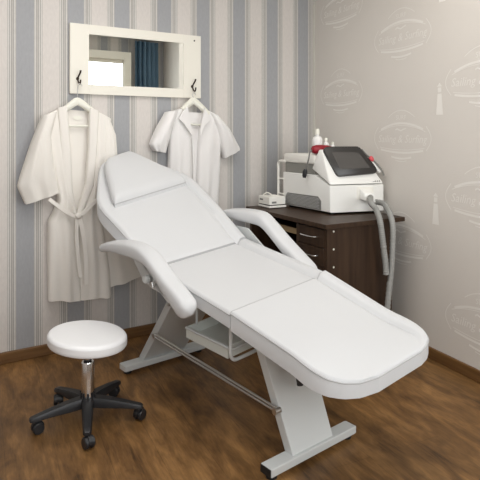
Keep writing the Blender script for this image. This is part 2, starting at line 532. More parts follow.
def cushion(name, Lp, Rp, plane, thick, parent, material, bol=0.0, bw=0.055, r=0.016, crown=0.0, ns=34, nt=40, fade_end=0.0, re0=None, re1=None, pip=True, sidein=0.0):
    Ls = resample(Lp, ns); Rs = resample(Rp, ns)
    def ease(i, n):
        t = i / (n - 1); return 0.35 * t + 0.65 * (0.5 - 0.5 * math.cos(math.pi * t))
    # ease rows too
    Ls = [Vector(v) for v in Ls]; Rs = [Vector(v) for v in Rs]
    idx = [ease(i, ns) * (ns - 1) for i in range(ns)]
    def at(A, q):
        k = min(int(q), ns - 2); return A[k].lerp(A[k + 1], q - k)
    L2 = [at(Ls, q) for q in idx]; R2 = [at(Rs, q) for q in idx]
    length = sum(((L2[i + 1] + R2[i + 1]) / 2 - (L2[i] + R2[i]) / 2).length for i in range(ns - 1))
    cum = [0.0]
    for i in range(ns - 1): cum.append(cum[-1] + ((L2[i + 1] + R2[i + 1]) / 2 - (L2[i] + R2[i]) / 2).length)
    rnd = lambda d: 0.0 if d >= r else r - math.sqrt(max(0, r * r - (r - d) ** 2))
    bm = bmesh.new()
    top, bot = [], []
    for j in range(ns):
        wdt = (R2[j] - L2[j]).length
        rt, rb = [], []
        for i in range(nt):
            t = ease(i, nt)
            p = L2[j].lerp(R2[j], t)
            dx = min(t, 1 - t) * wdt
            ds0, ds1 = cum[j], length - cum[j]
            dr = (1 - t) * wdt                      # the raised bolster runs along one long edge
            fade = sstep(0.0, fade_end, ds1) if fade_end else 1.0
            h = fade * bol * (1 - sstep(bw - 0.012, bw + 0.012, dr))
            h -= fade * 0.021 * math.exp(-((dr - bw - 0.006) / 0.010) ** 2) * (1 if bol else 0)
            if crown: h += crown * (1 - (2 * t - 1) ** 2) * math.sin(math.pi * min(1, max(0, cum[j] / length)))
            h -= max(rnd(dx), rnd(ds0) * (1 if re0 is None else re0), rnd(ds1) * (1 if re1 is None else re1))
            rt.append(bm.verts.new(up(p.x, p.y, plane(p.x, p.y) + h)))
            q = p
            if sidein:
                c_ = (L2[j] + R2[j]) / 2
                q = p.lerp(c_, sidein)
            rb.append(bm.verts.new(up(q.x, q.y, plane(p.x, p.y) - (thick(p.x, p.y) if callable(thick) else thick))))
        top.append(rt); bot.append(rb)
    for j in range(ns - 1):
        for i in range(nt - 1):
            bm.faces.new([top[j][i], top[j][i + 1], top[j + 1][i + 1], top[j + 1][i]])
            bm.faces.new([bot[j][i], bot[j + 1][i], bot[j + 1][i + 1], bot[j][i + 1]])
        bm.faces.new([top[j][0], top[j + 1][0], bot[j + 1][0], bot[j][0]])
        bm.faces.new([top[j][-1], bot[j][-1], bot[j + 1][-1], top[j + 1][-1]])
    for i in range(nt - 1):
        bm.faces.new([top[0][i], bot[0][i], bot[0][i + 1], top[0][i + 1]])
        bm.faces.new([top[-1][i], top[-1][i + 1], bot[-1][i + 1], bot[-1][i]])
    loop = [v.co.copy() for v in ([row[0] for row in top] + top[-1][1:-1] + [row[-1] for row in reversed(top)] + top[0][-2:0:-1])]
    o = link(name, bm, material, parent, angle=50)
    if pip:
        pb = bmesh.new()
        tube(pb, loop + [loop[0]], 0.0030, 6, cap=False)
        link('piping', pb, M['piping'], o)
    return o

W_ = 0.285
seat_pl = lambda x, y: 0.613 + 0.125 * (y + 0.395)
cushion('seat', [(-W_, -0.397), (-W_, 0.182)], [(W_, -0.397), (W_, 0.182)], seat_pl, 0.066, BED, M['vinyl'], r=0.012, bol=0.013, re0=0.35, re1=0.35)
leg_pl = lambda x, y: 0.618 + 0.220 * (y + 0.405) + 0.2 * x * (y + 0.405) * (1 - sstep(0.72, 0.97, -y))
Ll = [(-W_, -0.402), (-W_, -0.80), (-0.280, -0.845), (-0.262, -0.895), (-0.225, -0.938), (-0.175, -0.968), (-0.10, -0.985)]
Lr = [(W_, -0.402), (W_, -0.83), (0.281, -0.885), (0.268, -0.93), (0.243, -0.962), (0.20, -0.982), (0.15, -0.990)]
cushion('leg_rest', Ll, Lr, leg_pl, lambda x, y: 0.080 - 0.019 * sstep(0.80, 0.98, -y), BED, M['vinyl'], r=0.011, bol=0.015, fade_end=0.16, re0=0.35, ns=44)
back_pl = lambda x, y: 0.694 + 0.62 * (y - 0.187)
Bl = [(-0.295, 0.186), (-0.342, 0.45), (-0.372, 0.585), (-0.374, 0.635), (-0.358, 0.685), (-0.265, 0.865), (-0.23, 0.915), (-0.175, 0.94)]
Br = [(0.288, 0.186), (0.285, 0.44), (0.268, 0.64), (0.256, 0.685), (0.222, 0.74), (0.04, 0.93), (0.01, 0.955), (-0.03, 0.962)]
cushion('backrest', Bl, Br, back_pl, 0.085, BED, M['vinyl'], bol=0.013, fade_end=0.35, re0=0.3)
pil_pl = lambda x, y: 0.702 + 0.62 * (y - 0.2) + 0.055
Pl = [(-0.306, 0.575), (-0.306, 0.615), (-0.252, 0.81), (-0.222, 0.872), (-0.17, 0.905)]
Pr = [(0.184, 0.628), (0.182, 0.66), (0.012, 0.892), (-0.02, 0.925), (-0.06, 0.935)]
cushion('headrest_pillow', Pl, Pr, pil_pl, 0.056, BED, M['vinyl'], r=0.034, crown=0.012, pip=True, sidein=0.01)

# armrests
def sweep_pad(bm, path, wfn, hfn, cx, seg=22, nsub=7):
    P = smooth_path([(0, y, z) for y, z in path], nsub)
    n = len(P)
    rings = []
    for i, p in enumerate(P):
        d = (P[min(i + 1, n - 1)] - P[max(i - 1, 0)]).normalized()
        nr = Vector((0, -d.z, d.y)); 
        if nr.z < 0: nr = -nr
        t = i / (n - 1)
        cap = min(1.0, math.sqrt(max(0.0, 1 - (1 - min(1, min(t, 1 - t) / 0.085)) ** 2)) + 0.06)
        ww, hh = wfn(t) * cap, hfn(t) * cap
        ring = []
        for k in range(seg):
            a = 2 * math.pi * k / seg
            ca, sa = math.cos(a), math.sin(a)
            e = 0.62
            x = ww * math.copysign(abs(ca) ** e, ca); y = hh * math.copysign(abs(sa) ** e, sa)
            q = Vector((cx + x, p.y, p.z)) + nr * y
            ring.append(bm.verts.new(up(*q)))
        rings.append(ring)
    for a, b in zip(rings, rings[1:]):
        for k in range(seg): bm.faces.new([a[k], a[(k + 1) % seg], b[(k + 1) % seg], b[k]])
    bm.faces.new(rings[0][::-1]); bm.faces.new(rings[-1])

ARM = [(0.525, 0.765), (0.44, 0.788), (0.32, 0.798), (0.20, 0.800), (0.115, 0.793), (0.05, 0.760), (-0.02, 0.712), (-0.10, 0.656), (-0.18, 0.602), (-0.265, 0.550)]
ARM_NEAR = [(0.610, 0.728), (0.50, 0.756), (0.36, 0.770), (0.22, 0.774), (0.11, 0.756), (0.03, 0.718), (-0.05, 0.672), (-0.13, 0.630), (-0.220, 0.580)]
for sg in (-1, 1):
    bm = bmesh.new()
    arm = ARM if sg > 0 else ARM_NEAR
    sweep_pad(bm, arm, lambda t: 0.043, lambda t: 0.022 + 0.014 * sstep(0.0, 0.35, t) - 0.008 * sstep(0.4, 0.55, t) + 0.012 * sstep(0.65, 0.92, t), sg * 0.352)
    arm_o = link('armrest', bm, M['vinyl'], BED, angle=60)
    # bent steel carrier under the pad
    cb = bmesh.new()
    x0 = sg * 0.318
    prism(cb, [up(x0, 0.30, 0.742), up(x0, 0.20, 0.742), up(x0, 0.06, 0.655), up(x0, 0.0, 0.60), up(x0, 0.02, 0.56), up(x0, 0.10, 0.60), up(x0, 0.24, 0.68)], (-sg * 0.012, 0, 0))
    link('armrest_bracket', cb, M['steel_white'], BED, smooth=False)

# reclining ratchets beneath the back cushion
for sg in (-1, 1):
    rb = bmesh.new()
    x0 = sg * 0.312
    lathe(rb, [(0, 0), (0.044, 0), (0.044, 0.008), (0, 0.008)], mtx=axis_mtx(up(x0, 0.165, 0.645), (sg, 0, 0)), seg=24)
    prism(rb, [up(x0, 0.337, 0.693), up(x0, 0.33, 0.72), up(x0, 0.169, 0.715), up(x0, 0.0, 0.62), up(x0, -0.027, 0.588), up(x0, 0.0, 0.575), up(x0, 0.077, 0.590), up(x0, 0.169, 0.597), up(x0, 0.266, 0.632)], (sg * 0.006, 0, 0))
    for k_ in range(9):
        a_ = rad(150 + k_ * 20)
        rod(rb, up(x0 + sg * .008, 0.165 + 0.018 * math.cos(a_), 0.645 + 0.018 * math.sin(a_)), up(x0 + sg * .008, 0.165 + 0.042 * math.cos(a_), 0.645 + 0.042 * math.sin(a_)), 0.003, 6)
    ro = link('ratchet', rb, M['steel'], BED, smooth=False)
    kb = bmesh.new()
    lathe(kb, [(0, 0), (0.018, 0), (0.021, 0.006), (0.021, 0.020), (0.014, 0.028), (0, 0.028)], mtx=axis_mtx(up(x0 + sg * .010, 0.185, 0.640), (sg, 0, 0)), seg=20)
    ko = link('ratchet_knob', kb, M['steel_white'], ro)

# under-frame of the cushions
fb = bmesh.new()
for sg in (-1, 1):
    hexa(fb, [up(sg * .20 - .015, -0.36, 0.528), up(sg * .20 + .015, -0.36, 0.528), up(sg * .20 + .015, 0.17, 0.59), up(sg * .20 - .015, 0.17, 0.59),
              up(sg * .20 - .015, -0.36, 0.555), up(sg * .20 + .015, -0.36, 0.555), up(sg * .20 + .015, 0.17, 0.628), up(sg * .20 - .015, 0.17, 0.628)])
    hexa(fb, [up(sg * .20 - .015, -0.60, 0.481), up(sg * .20 + .015, -0.60, 0.481), up(sg * .20 + .015, -0.41, 0.522), up(sg * .20 - .015, -0.41, 0.522),
              up(sg * .20 - .015, -0.60, 0.502), up(sg * .20 + .015, -0.60, 0.502), up(sg * .20 + .015, -0.41, 0.545), up(sg * .20 - .015, -0.41, 0.545)])
    hexa(fb, [up(sg * .20 - .015, 0.22, 0.602), up(sg * .20 + .015, 0.22, 0.602), up(sg * .20 + .015, 0.62, 0.85), up(sg * .20 - .015, 0.62, 0.85),
              up(sg * .20 - .015, 0.22, 0.630), up(sg * .20 + .015, 0.22, 0.630), up(sg * .20 + .015, 0.62, 0.878), up(sg * .20 - .015, 0.62, 0.878)])
for y, z in ((-0.37, 0.542), (0.05, 0.59), (-0.55, 0.50), (0.5, 0.785)):
    rod(fb, up(-0.20, y, z), up(0.20, y, z), 0.013)
link('underframe', fb, M['steel_white'], BED, smooth=False)

# two leaning steel legs on floor bars
def leg(yb, yt, zt, wb, wt, xc, dy):
    bm = bmesh.new()
    zb = 0.048
    hexa(bm, [(xc - wb, yb - dy, zb), (xc + wb, yb - dy, zb), (xc + wb, yb + dy, zb), (xc - wb, yb + dy, zb),
              (xc - wt, yt - dy, zt), (xc + wt, yt - dy, zt), (xc + wt, yt + dy, zt), (xc - wt, yt + dy, zt)], 0.004)
    return link('leg', bm, M['steel_white'], BED, smooth=False)
leg(-0.595, -0.385, 0.515, 0.116, 0.132, -0.030, 0.024)
leg(0.585, 0.175, 0.555, 0.135, 0.150, -0.005, 0.028)
for y0, y1, x0, x1 in ((-0.632, -0.570, -0.272, 0.217), (0.535, 0.605, -0.260, 0.262)):
    bm = bmesh.new(); box(bm, x0, x1, y0, y1, 0.018, 0.050, 0.004)
    bar = link('base_bar', bm, M['steel_white'], BED, smooth=False)
    for xf in (x0 + 0.028, x1 - 0.028):
        fbm = bmesh.new()
        lathe(fbm, [(0, 0), (0.021, 0), (0.022, 0.004), (0.019, 0.0185), (0, 0.0185)], (xf, (y0 + y1) / 2, 0), 20)
        link('rubber_foot', fbm, M['rubber'], bar)
    for xe, sx in ((x0, -1), (x1, 1)):
        cbm = bmesh.new(); box(cbm, min(xe, xe + sx * 0.004), max(xe, xe + sx * .004), y0 + .003, y1 - .003, 0.020, 0.048)
        link('end_cap', cbm, M['steel_white'] if not (y0 < 0 and sx < 0) else M['black'], bar, smooth=False)

# linking rods between the legs, with bolts
bm = bmesh.new()
pa, pb_ = Vector((-0.172, 0.385, 0.232)), Vector((-0.172, -0.548, 0.205))
rod(bm, pa, pb_, 0.0055)
pc = pa.lerp(pb_, 0.08)
rod(bm, pa + Vector((0, 0, 0.016)), pb_ + Vector((0, 0, 0.014)), 0.0055)
lathe(bm, [(0, 0), (0.013, 0), (0.013, 0.03), (0, 0.03)], mtx=axis_mtx(pa + Vector((-.010, 0, 0.006)), (1, 0, 0)), seg=14)
lathe(bm, [(0, 0), (0.013, 0), (0.013, 0.03), (0, 0.03)], mtx=axis_mtx(pb_ + Vector((-.010, 0, 0)), (1, 0, 0)), seg=14)
link('link_rod', bm, M['steel'], BED)
bm = bmesh.new()
lathe(bm, [(0, 0), (0.011, 0), (0.011, 0.012), (0.005, 0.015), (0, 0.015)], mtx=axis_mtx((-0.150, 0.27, 0.43), (-1, 0, 0)), seg=12)
link('bolt', bm, M['steel'], BED)
bm = bmesh.new()
lathe(bm, [(0, 0), (0.011, 0), (0.011, 0.012), (0.005, 0.015), (0, 0.015)], mtx=axis_mtx((-0.158, -0.41, 0.452), (-1, 0, 0)), seg=12)
rod(bm, (-0.165, -0.43, 0.462), (-0.165, -0.40, 0.452), 0.012)
link('bolt', bm, M['steel'], BED)
# black tilt lever under the foot cushion
bm = bmesh.new()
tube(bm, [(-0.050, -0.545, 0.335), (-0.050, -0.552, 0.315), (-0.050, -0.560, 0.290), (-0.050, -0.561, 0.278)], 0.0135, 14)
lathe(bm, [(0, -0.03), (0.009, -0.03), (0.009, 0.03), (0, 0.03)], mtx=axis_mtx((-0.055, -0.52, 0.33), (0, -1, 0.3)), seg=12)
link('tilt_lever', bm, M['black'], BED)

# slide-out tray under the seat
bm = bmesh.new()
x0, x1, y0, y1, z0, z1, th = -0.20, 0.20, -0.275, 0.045, 0.355, 0.408, 0.007
box(bm, x0, x1, y0, y1, z0, z0 + th)
box(bm, x0, x0 + th, y0, y1, z0 + th, z1); box(bm, x1 - th, x1, y0, y1, z0 + th, z1)
box(bm, x0 + th, x1 - th, y0, y0 + th, z0 + th, z1); box(bm, x0 + th, x1 - th, y1 - th, y1, z0 + th, z1)
for v in bm.verts: v.co = up(*v.co)
tr = link('tray', bm, M['tray'], BED, smooth=False)
bm = bmesh.new()
for sg in (-1, 1):
    tube(bm, smooth_path([up(sg * .212, -0.24, 0.56), up(sg * .212, -0.295, 0.545), up(sg * .212, -0.31, 0.50), up(sg * .212, -0.31, 0.43)], 4), 0.008, 10)
tube(bm, smooth_path([up(-.212, -0.31, 0.44), up(-.212, -0.31, 0.39), up(-.195, -0.31, 0.362), up(-.15, -0.31, 0.356), up(0, -0.31, 0.356), up(.15, -0.31, 0.356), up(.195, -0.31, 0.362), up(.212, -0.31, 0.39), up(.212, -0.31, 0.44)], 5), 0.008, 10)
link('tray_hanger', bm, M['steel_white'], BED)
bm = bmesh.new()
rod(bm, up(-0.20, -0.30, 0.40), up(0.20, -0.30, 0.40), 0.006)
for sg in (-1, 1): rod(bm, up(sg * .205, -0.30, 0.405), up(sg * .205, 0.04, 0.405), 0.006); rod(bm, up(sg * .15, 0.03, 0.405), up(sg * .15, 0.03, 0.57), 0.006)
link('tray_rail', bm, M['steel_white'], BED)

# ------------------------------------------------------------------ stool
ST = thing('swivel_stool', 'round white swivel stool on black five-star castor base in front of the striped wall', 'stool', (-0.695, 2.51, 0), 0)
bm = bmesh.new()
prof = [(0, 0.343), (0.167, 0.343), (0.173, 0.346), (0.176, 0.351), (0.177, 0.360), (0.176, 0.380)]
for k in range(1, 9):
    a = k / 8 * math.pi / 2
    prof.append((0.156 + 0.020 * math.cos(a), 0.376 + 0.018 * math.sin(a)))
prof += [(0.10, 0.3965), (0, 0.398)]
lathe(bm, prof, seg=64)
for v in bm.verts: v.co.z -= 0.10 * v.co.x     # the seat sits slightly tilted
sc = link('seat', bm, M['stool_vinyl'], ST, angle=35)
bm = bmesh.new(); lathe(bm, [(0, 0.318), (0.075, 0.318), (0.075, 0.3425), (0, 0.3425)], seg=32); link('seat_plate', bm, M['black'], ST)
bm = bmesh.new(); lathe(bm, [(0, 0.24), (0.0135, 0.24), (0.0135, 0.325), (0, 0.325)], seg=20); link('gas_lift', bm, M['chrome'], ST)
bm = bmesh.new(); lathe(bm, [(0, 0.262), (0.016, 0.262), (0.018, 0.265), (0.018, 0.272), (0, 0.272)], seg=20); link('lift_collar', bm, M['black'], ST)
bm = bmesh.new(); lathe(bm, [(0, 0.095), (0.029, 0.095), (0.029, 0.258), (0.0265, 0.264), (0, 0.264)], seg=28); link('column', bm, M['chrome'], ST)
bm = bmesh.new()
lathe(bm, [(0, 0.070), (0.043, 0.070), (0.046, 0.078), (0.044, 0.098), (0.034, 0.108), (0, 0.108)], seg=32)
for k in range(10):
    a = 2 * math.pi * k / 10
    c_, s_ = math.cos(a), math.sin(a)
    box(bm, 0.0285, 0.0335, -0.004, 0.004, 0.10, 0.128, 0.0, fn=lambda x, y, z, c_=c_, s_=s_: (x * c_ - y * s_, x * s_ + y * c_, z))
link('hub', bm, M['black'], ST)
A0 = rad(-72 - 12)
for k in range(5):
    a = rad(-75 + 72 * k)
    ca, sa = math.cos(a), math.sin(a)
    R_ = 0.232
    f = lambda x, y, z: (x * ca - y * sa, x * sa + y * ca, z)
    bm = bmesh.new()
    secs = [(0.030, 0.026, 0.064, 0.106), (0.09, 0.024, 0.062, 0.101), (0.16, 0.021, 0.062, 0.090), (0.212, 0.019, 0.060, 0.080), (R_ + 0.014, 0.017, 0.058, 0.074), (R_ + 0.022, 0.011, 0.058, 0.069)]
    rings = []
    for x, wd, zl, zh in secs:
        pts = [(-wd, zl), (-wd * .96, zh - .008), (-wd * .72, zh), (wd * .72, zh), (wd * .96, zh - .008), (wd, zl)]
        rings.append([bm.verts.new(f(x, y, z)) for y, z in pts])
    for r1, r2 in zip(rings, rings[1:]):
        for i in range(6): bm.faces.new([r1[i], r1[(i + 1) % 6], r2[(i + 1) % 6], r2[i]])
    bm.faces.new(rings[0]); bm.faces.new(rings[-1][::-1])
    arm_o = link('base_arm', bm, M['black'], ST)
    # twin-wheel castor
    sw = rad(25 + 40 * k)
    cb = bmesh.new()
    cx_, cy_ = R_ * ca, R_ * sa
    dx_, dy_ = math.cos(a + sw), math.sin(a + sw)
    off = Vector((cx_ + 0.012 * dx_, cy_ + 0.012 * dy_, 0))
    ax = Vector((-dy_, dx_, 0))
    wr = 0.0245
    for sg in (-1, 1):
        lathe(cb, [(0, 0), (wr * .8, 0), (wr, 0.004), (wr, 0.015), (wr * .85, 0.019), (0, 0.019)], mtx=axis_mtx(off + ax * sg * 0.003 + Vector((0, 0, wr)), ax * sg), seg=24)
    cst = link('castor_wheel', cb, M['black'], arm_o)
    hb = bmesh.new()
    lathe(hb, [(0, 0.030), (0.010, 0.030), (0.012, 0.060), (0, 0.060)], (cx_, cy_, 0), 14)
    lathe(hb, [(0, -0.007), (0.0275, -0.007), (0.0275, 0.007), (0, 0.007)], mtx=axis_mtx(off + Vector((0, 0, wr + 0.004)), ax), seg=20)
    for v in hb.verts:
        if v.co.z < 0.022: v.co.z = 0.022
    link('castor_housing', hb, M['black'], arm_o)

# ------------------------------------------------------------------ desk
DESK = thing('desk', 'dark walnut writing desk with drawers standing in the corner against the beige wall', 'desk', (0.473, 3.022, 0), rad(29.2))
DW, DL, DH = 0.597, 0.888, 0.80
bm = bmesh.new(); box(bm, 0, DW, 0, DL, DH - 0.026, DH, 0.002); link('desk_top', bm, M['walnut'], DESK, smooth=False)
bm = bmesh.new(); box(bm, 0.022, 0.508, 0.02, 0.040, 0.0, DH - 0.0262)
side = link('side_panel', bm, M['walnut'], DESK, smooth=False)
for z in (0.755, 0.655, 0.555, 0.30, 0.15):
    b2 = bmesh.new(); lathe(b2, [(0, 0), (0.006, 0), (0.005, 0.0015), (0, 0.0015)], mtx=axis_mtx((0.069, 0.02, z), (0, -1, 0)), seg=12)
    link('screw_cap', b2, M['hanger'], side)
bm = bmesh.new(); box(bm, 0.022, 0.508, DL - .04, DL - .02, 0.0, DH - .0262); link('side_panel', bm, M['walnut'], DESK, smooth=False)
bm = bmesh.new(); box(bm, 0.022, 0.508, 0.295, 0.313, 0.0, DH - .0262); link('divider_panel', bm, M['walnut'], DESK, smooth=False)
bm = bmesh.new(); box(bm, 0.49, 0.507, 0.0405, DL - .0405, 0.25, DH - .0262); link('modesty_panel', bm, M['walnut'], DESK, smooth=False)
bm = bmesh.new(); box(bm, 0.06, 0.488, 0.314, DL - .0405, 0.690, 0.708); sh = link('inner_shelf', bm, M['walnut'], DESK, smooth=False)
bm = bmesh.new(); box(bm, 0.052, 0.0598, 0.314, 0.56, 0.688, 0.722); link('shelf_edge_strip', bm, M['tan'], DESK, smooth=False)
zt = 0.765
for hgt in (0.107, 0.107, 0.107, 0.2, 0.2):
    bm = bmesh.new(); box(bm, 0.018, 0.036, 0.043, 0.292, zt - hgt + .003, zt - .001, 0.002)
    dr = link('drawer', bm, M['walnut'], DESK, smooth=False)
    hb = bmesh.new()
    zc = zt - hgt / 2 + 0.004
    tube(hb, smooth_path([(0.018, 0.105, zc), (-0.002, 0.112, zc), (-0.008, 0.14, zc), (-0.009, 0.175, zc), (-0.008, 0.21, zc), (-0.002, 0.238, zc), (0.018, 0.245, zc)], 4), 0.0048, 8)
    link('handle', hb, M['chrome'], dr)
    zt -= hgt

# ------------------------------------------------------------------ beauty machine on the desk
MC = thing('beauty_machine', 'boxy ivory beauty machine with tilted touchscreen and grey hose on the dark desk', 'machine', (0.555, 3.39, DH), rad(17))
KX, KY = math.cos(rad(104)), math.sin(rad(104))
def mk(x, y, z): return Vector((x + KX * y, KY * y, z))
MW, MD = 0.378, 0.498
bm = bmesh.new()
prism(bm, [mk(0, y, z) for y, z in ((0, 0.014), (0, 0.180), (0.03, 0.182), (0.150, 0.238), (MD, 0.238), (MD, 0.014))], mk(MW, 0, 0), 0.008, 3)
body = link('body', bm, M['machine_white'], MC, angle=35)
for x, y in ((0.04, 0.04), (MW - .04, 0.04), (0.04, MD - .04), (MW - .04, MD - .04)):
    p = mk(x, y, 0)
    bm = bmesh.new(); lathe(bm, [(0, 0), (0.016, 0), (0.018, 0.0138), (0, 0.0138)], p, 16); link('foot', bm, M['rubber'], MC)
# grey band and lid box behind the console
bm = bmesh.new(); box(bm, 0.010, MW - .04, 0.17, MD - .012, 0.238, 0.305, 0.004)
for v in bm.verts: v.co = mk(*v.co)
link('grey_band', bm, M['greymid'], MC, smooth=False)
bm = bmesh.new(); box(bm, 0.0, MW - .03, 0.152, MD - .004, 0.305, 0.368, 0.012, 3)
for v in bm.verts: v.co = mk(*v.co)
link('lid', bm, M['machine'], MC, angle=35)
# console wedge
bm = bmesh.new()
hexa(bm, [mk(0, 0, 0.184), mk(MW, 0, 0.184), mk(MW, 0.15, 0.250), mk(0, 0.180, 0.276),
          mk(0.004, 0.086, 0.402), mk(0.272, 0.086, 0.400), mk(0.272, 0.118, 0.398), mk(0.004, 0.118, 0.400)], 0.008, 3)
con = link('console', bm, M['machine_white'], MC, angle=35)
def scr(x, s, d=0.0):
    # s: 0 at the front lower edge, 1 at the apex; d: offset out of the sloped face
    p = mk(x, 0.086 * s, 0.184 + 0.218 * s)
    return p + Vector((0, -0.93, 0.36)) * d
bz = [scr(0.000, 1.06, -.006), scr(0.262, 1.06, -.006), scr(0.366, 0.29, -.006), scr(0.060, 0.215, -.006)]
bm = bmesh.new(); prism(bm, round_poly(bz, 0.034, 6), Vector((0, -0.93, 0.36)) * 0.022, 0.005)
bez = link('bezel', bm, M['bezel'], MC, angle=35)
sc4 = [scr(0.058, 0.90, 0.0158), scr(0.248, 0.88, 0.0158), scr(0.300, 0.44, 0.0158), scr(0.088, 0.41, 0.0158)]
bm = bmesh.new(); prism(bm, round_poly(sc4, 0.004, 3), Vector((0, -0.93, 0.36)) * 0.0012)
link('screen', bm, M['screen'], bez, smooth=False)
# emergency stop and probe beside the screen
bm = bmesh.new()
pn = Vector((0.55, -0.7, 0.45)).normalized()
eb = mk(0.312, 0.060, 0.330)
lathe(bm, [(0, -0.02), (0.014, -0.02), (0.014, 0.005), (0.019, 0.007), (0.020, 0.014), (0.016, 0.019), (0, 0.021)], mtx=axis_mtx(eb + Vector((.012, -.006, .006)), pn), seg=24)
link('stop_button', bm, M['pinkred'], MC)
bm = bmesh.new()
tube(bm, [mk(0.318, 0.055, 0.335), mk(0.345, 0.045, 0.300), mk(0.375, 0.03, 0.255)], 0.011, 12)
link('probe_holder', bm, M['machine_white'], MC)
bm = bmesh.new()
tube(bm, smooth_path([mk(0.285, 0.085, 0.402), mk(0.305, 0.07, 0.37), mk(0.345, 0.03, 0.315), mk(0.372, 0.005, 0.262), mk(0.376, 0.0, 0.235)], 5), 0.0055, 10)
link('probe', bm, M['grey'], MC)
# printed mark on the console front
bm = bmesh.new()
for k, (xx, ww, hh) in enumerate(((0.300, 0.018, 0.003), (0.316, 0.010, 0.009), (0.330, 0.010, 0.009), (0.344, 0.012, 0.009))):
    b0 = scr(xx, 0.085, 0.0012)
    prism(bm, [scr(xx, 0.06, .0006), scr(xx + ww, 0.06, .0006), scr(xx + ww * .8, 0.06 + hh * 4, .0006), scr(xx + ww * .2, 0.06 + hh * 4, .0006)], Vector((0, -0.93, 0.36)) * 0.0008)
link('printed_mark', bm, M['mark'], con, smooth=False)
# side vent
bm = bmesh.new()
vp = [(0.085, 0.020), (0.462, 0.022), (0.462, 0.072), (0.44, 0.100), (0.115, 0.104), (0.085, 0.078)]
prism(bm, [mk(-0.0035, y, z) for y, z in vp], mk(0.006, 0, 0))
vent = link('vent_grille', bm, M['grey'], MC, smooth=False)
bm = bmesh.new()
for i in range(8):
    for j in range(23):
        y = 0.100 + j * 0.0158 + (i % 2) * 0.0079; z = 0.028 + i * 0.0088
        if y > 0.452: continue
        box(bm, -0.0052, -0.0034, y, y + 0.010, z, z + 0.0048)
for v in bm.verts: v.co = mk(*v.co)
link('vent_mesh', bm, M['shellgrey'], vent, smooth=False)
# plug and hose
bm = bmesh.new(); prism(bm, [mk(0.185, -0.003, 0.088), mk(0.30, -0.003, 0.088), mk(0.30, -0.003, 0.168), mk(0.185, -0.003, 0.168)], mk(0, 0.006, 0), 0.001)
link('socket_plate', bm, M['machine'], MC, smooth=False)
bm = bmesh.new()
hexa(bm, [mk(0.20, -0.06, 0.085), mk(0.275, -0.06, 0.07), mk(0.275, -0.004, 0.085), mk(0.20, -0.004, 0.092),
          mk(0.20, -0.045, 0.135), mk(0.262, -0.06, 0.122), mk(0.270, -0.004, 0.150), mk(0.20, -0.004, 0.160)], 0.007, 3)
plug = link('plug', bm, M['machine_white'], MC, angle=35)
from mathutils import Matrix as Mx
MCm = Mx.Translation((0.555, 3.39, DH)) @ Mx.Rotation(rad(17), 4, 'Z')
DKm = Mx.Translation((0.473, 3.022, 0)) @ Mx.Rotation(rad(29.2), 4, 'Z')
def dk(x, y, z): return MCm.inverted() @ (DKm @ Vector((x, y, z)))
hp = smooth_path([mk(0.245, -0.045, 0.108), dk(0.352, 0.03, 0.898), dk(0.352, -0.015, 0.862), dk(0.356, -0.042, 0.80), dk(0.366, -0.048, 0.72), dk(0.382, -0.048, 0.62), dk(0.392, -0.048, 0.56), dk(0.398, -0.048, 0.49)], 22)
bm = bmesh.new(); n_ = len(hp)
tube(bm, hp, 0.017, 12, rfn=lambda t: 0.0160 + 0.0020 * (1 if int(t * (n_ - 1)) % 3 == 0 else 0))
link('hose', bm, M['hose'], MC, angle=60)
hp = smooth_path([mk(MW - .04, 0.11, 0.065), dk(0.535, 0.13, 0.874), dk(0.500, 0.05, 0.852), dk(0.466, -0.015, 0.815), dk(0.453, -0.044, 0.76), dk(0.446, -0.050, 0.66), dk(0.436, -0.050, 0.52), dk(0.412, -0.050, 0.35), dk(0.395, -0.050, 0.22), dk(0.36, -0.05, 0.10), dk(0.30, -0.05, 0.034), dk(0.2, -0.05, 0.019)], 18)
bm = bmesh.new(); n_ = len(hp)
tube(bm, hp, 0.017, 12, rfn=lambda t: 0.0160 + 0.0020 * (1 if int(t * (n_ - 1)) % 3 == 0 else 0))
link('hose', bm, M['hose'], MC, angle=60)
# white tubular rack on the left end
for xx in (0.0, MW - .05):
    bm = bmesh.new()
    tube(bm, smooth_path([mk(xx, MD - .03, 0.312), mk(xx, MD + .030, 0.312), mk(xx, MD + .055, 0.295), mk(xx, MD + .055, 0.25), mk(xx, MD + .055, 0.12), mk(xx, MD + .055, 0.045)], 5), 0.009, 12)
    for z in (0.085, 0.19): rod(bm, mk(xx, MD - .006, z), mk(xx, MD + .055, z), 0.006)
    link('rack_tube', bm, M['machine'], MC)

# red applicator lying on the machine, with its lead
MR = rad(17)
def mw(x, y, z): return MCm @ mk(x, y, z)
AP = thing('applicator', 'dark red handheld applicator with a hanging black lead, lying on top of the ivory machine', 'applicator', mw(0.008, 0.162, 0.3685), MR)
bm = bmesh.new()
secs = [(-0.020, 0.014), (-0.012, 0.024), (0.012, 0.030), (0.05, 0.031), (0.09, 0.028), (0.12, 0.020), (0.132, 0.010)]
rings = []
for x, r in secs:
    rings.append([bm.verts.new((x, r * 1.1 * math.cos(2 * math.pi * k / 18), 0.0315 + r * math.sin(2 * math.pi * k / 18))) for k in range(18)])
for a_, b_ in zip(rings, rings[1:]):
    for k in range(18): bm.faces.new([a_[k], a_[(k + 1) % 18], b_[(k + 1) % 18], b_[k]])
bm.faces.new(rings[0]); bm.faces.new(rings[-1][::-1])
link('applicator_body', bm, M['red'], AP)
bm = bmesh.new()
tube(bm, smooth_path([(-0.014, 0, 0.028), (-0.034, -0.004, 0.016), (-0.040, 0.004, -0.03), (-0.046, 0.02, -0.075), (-0.050, 0.03, -0.100)], 5), 0.005, 8)
lead = link('lead', bm, M['grey'], AP)
bm = bmesh.new()
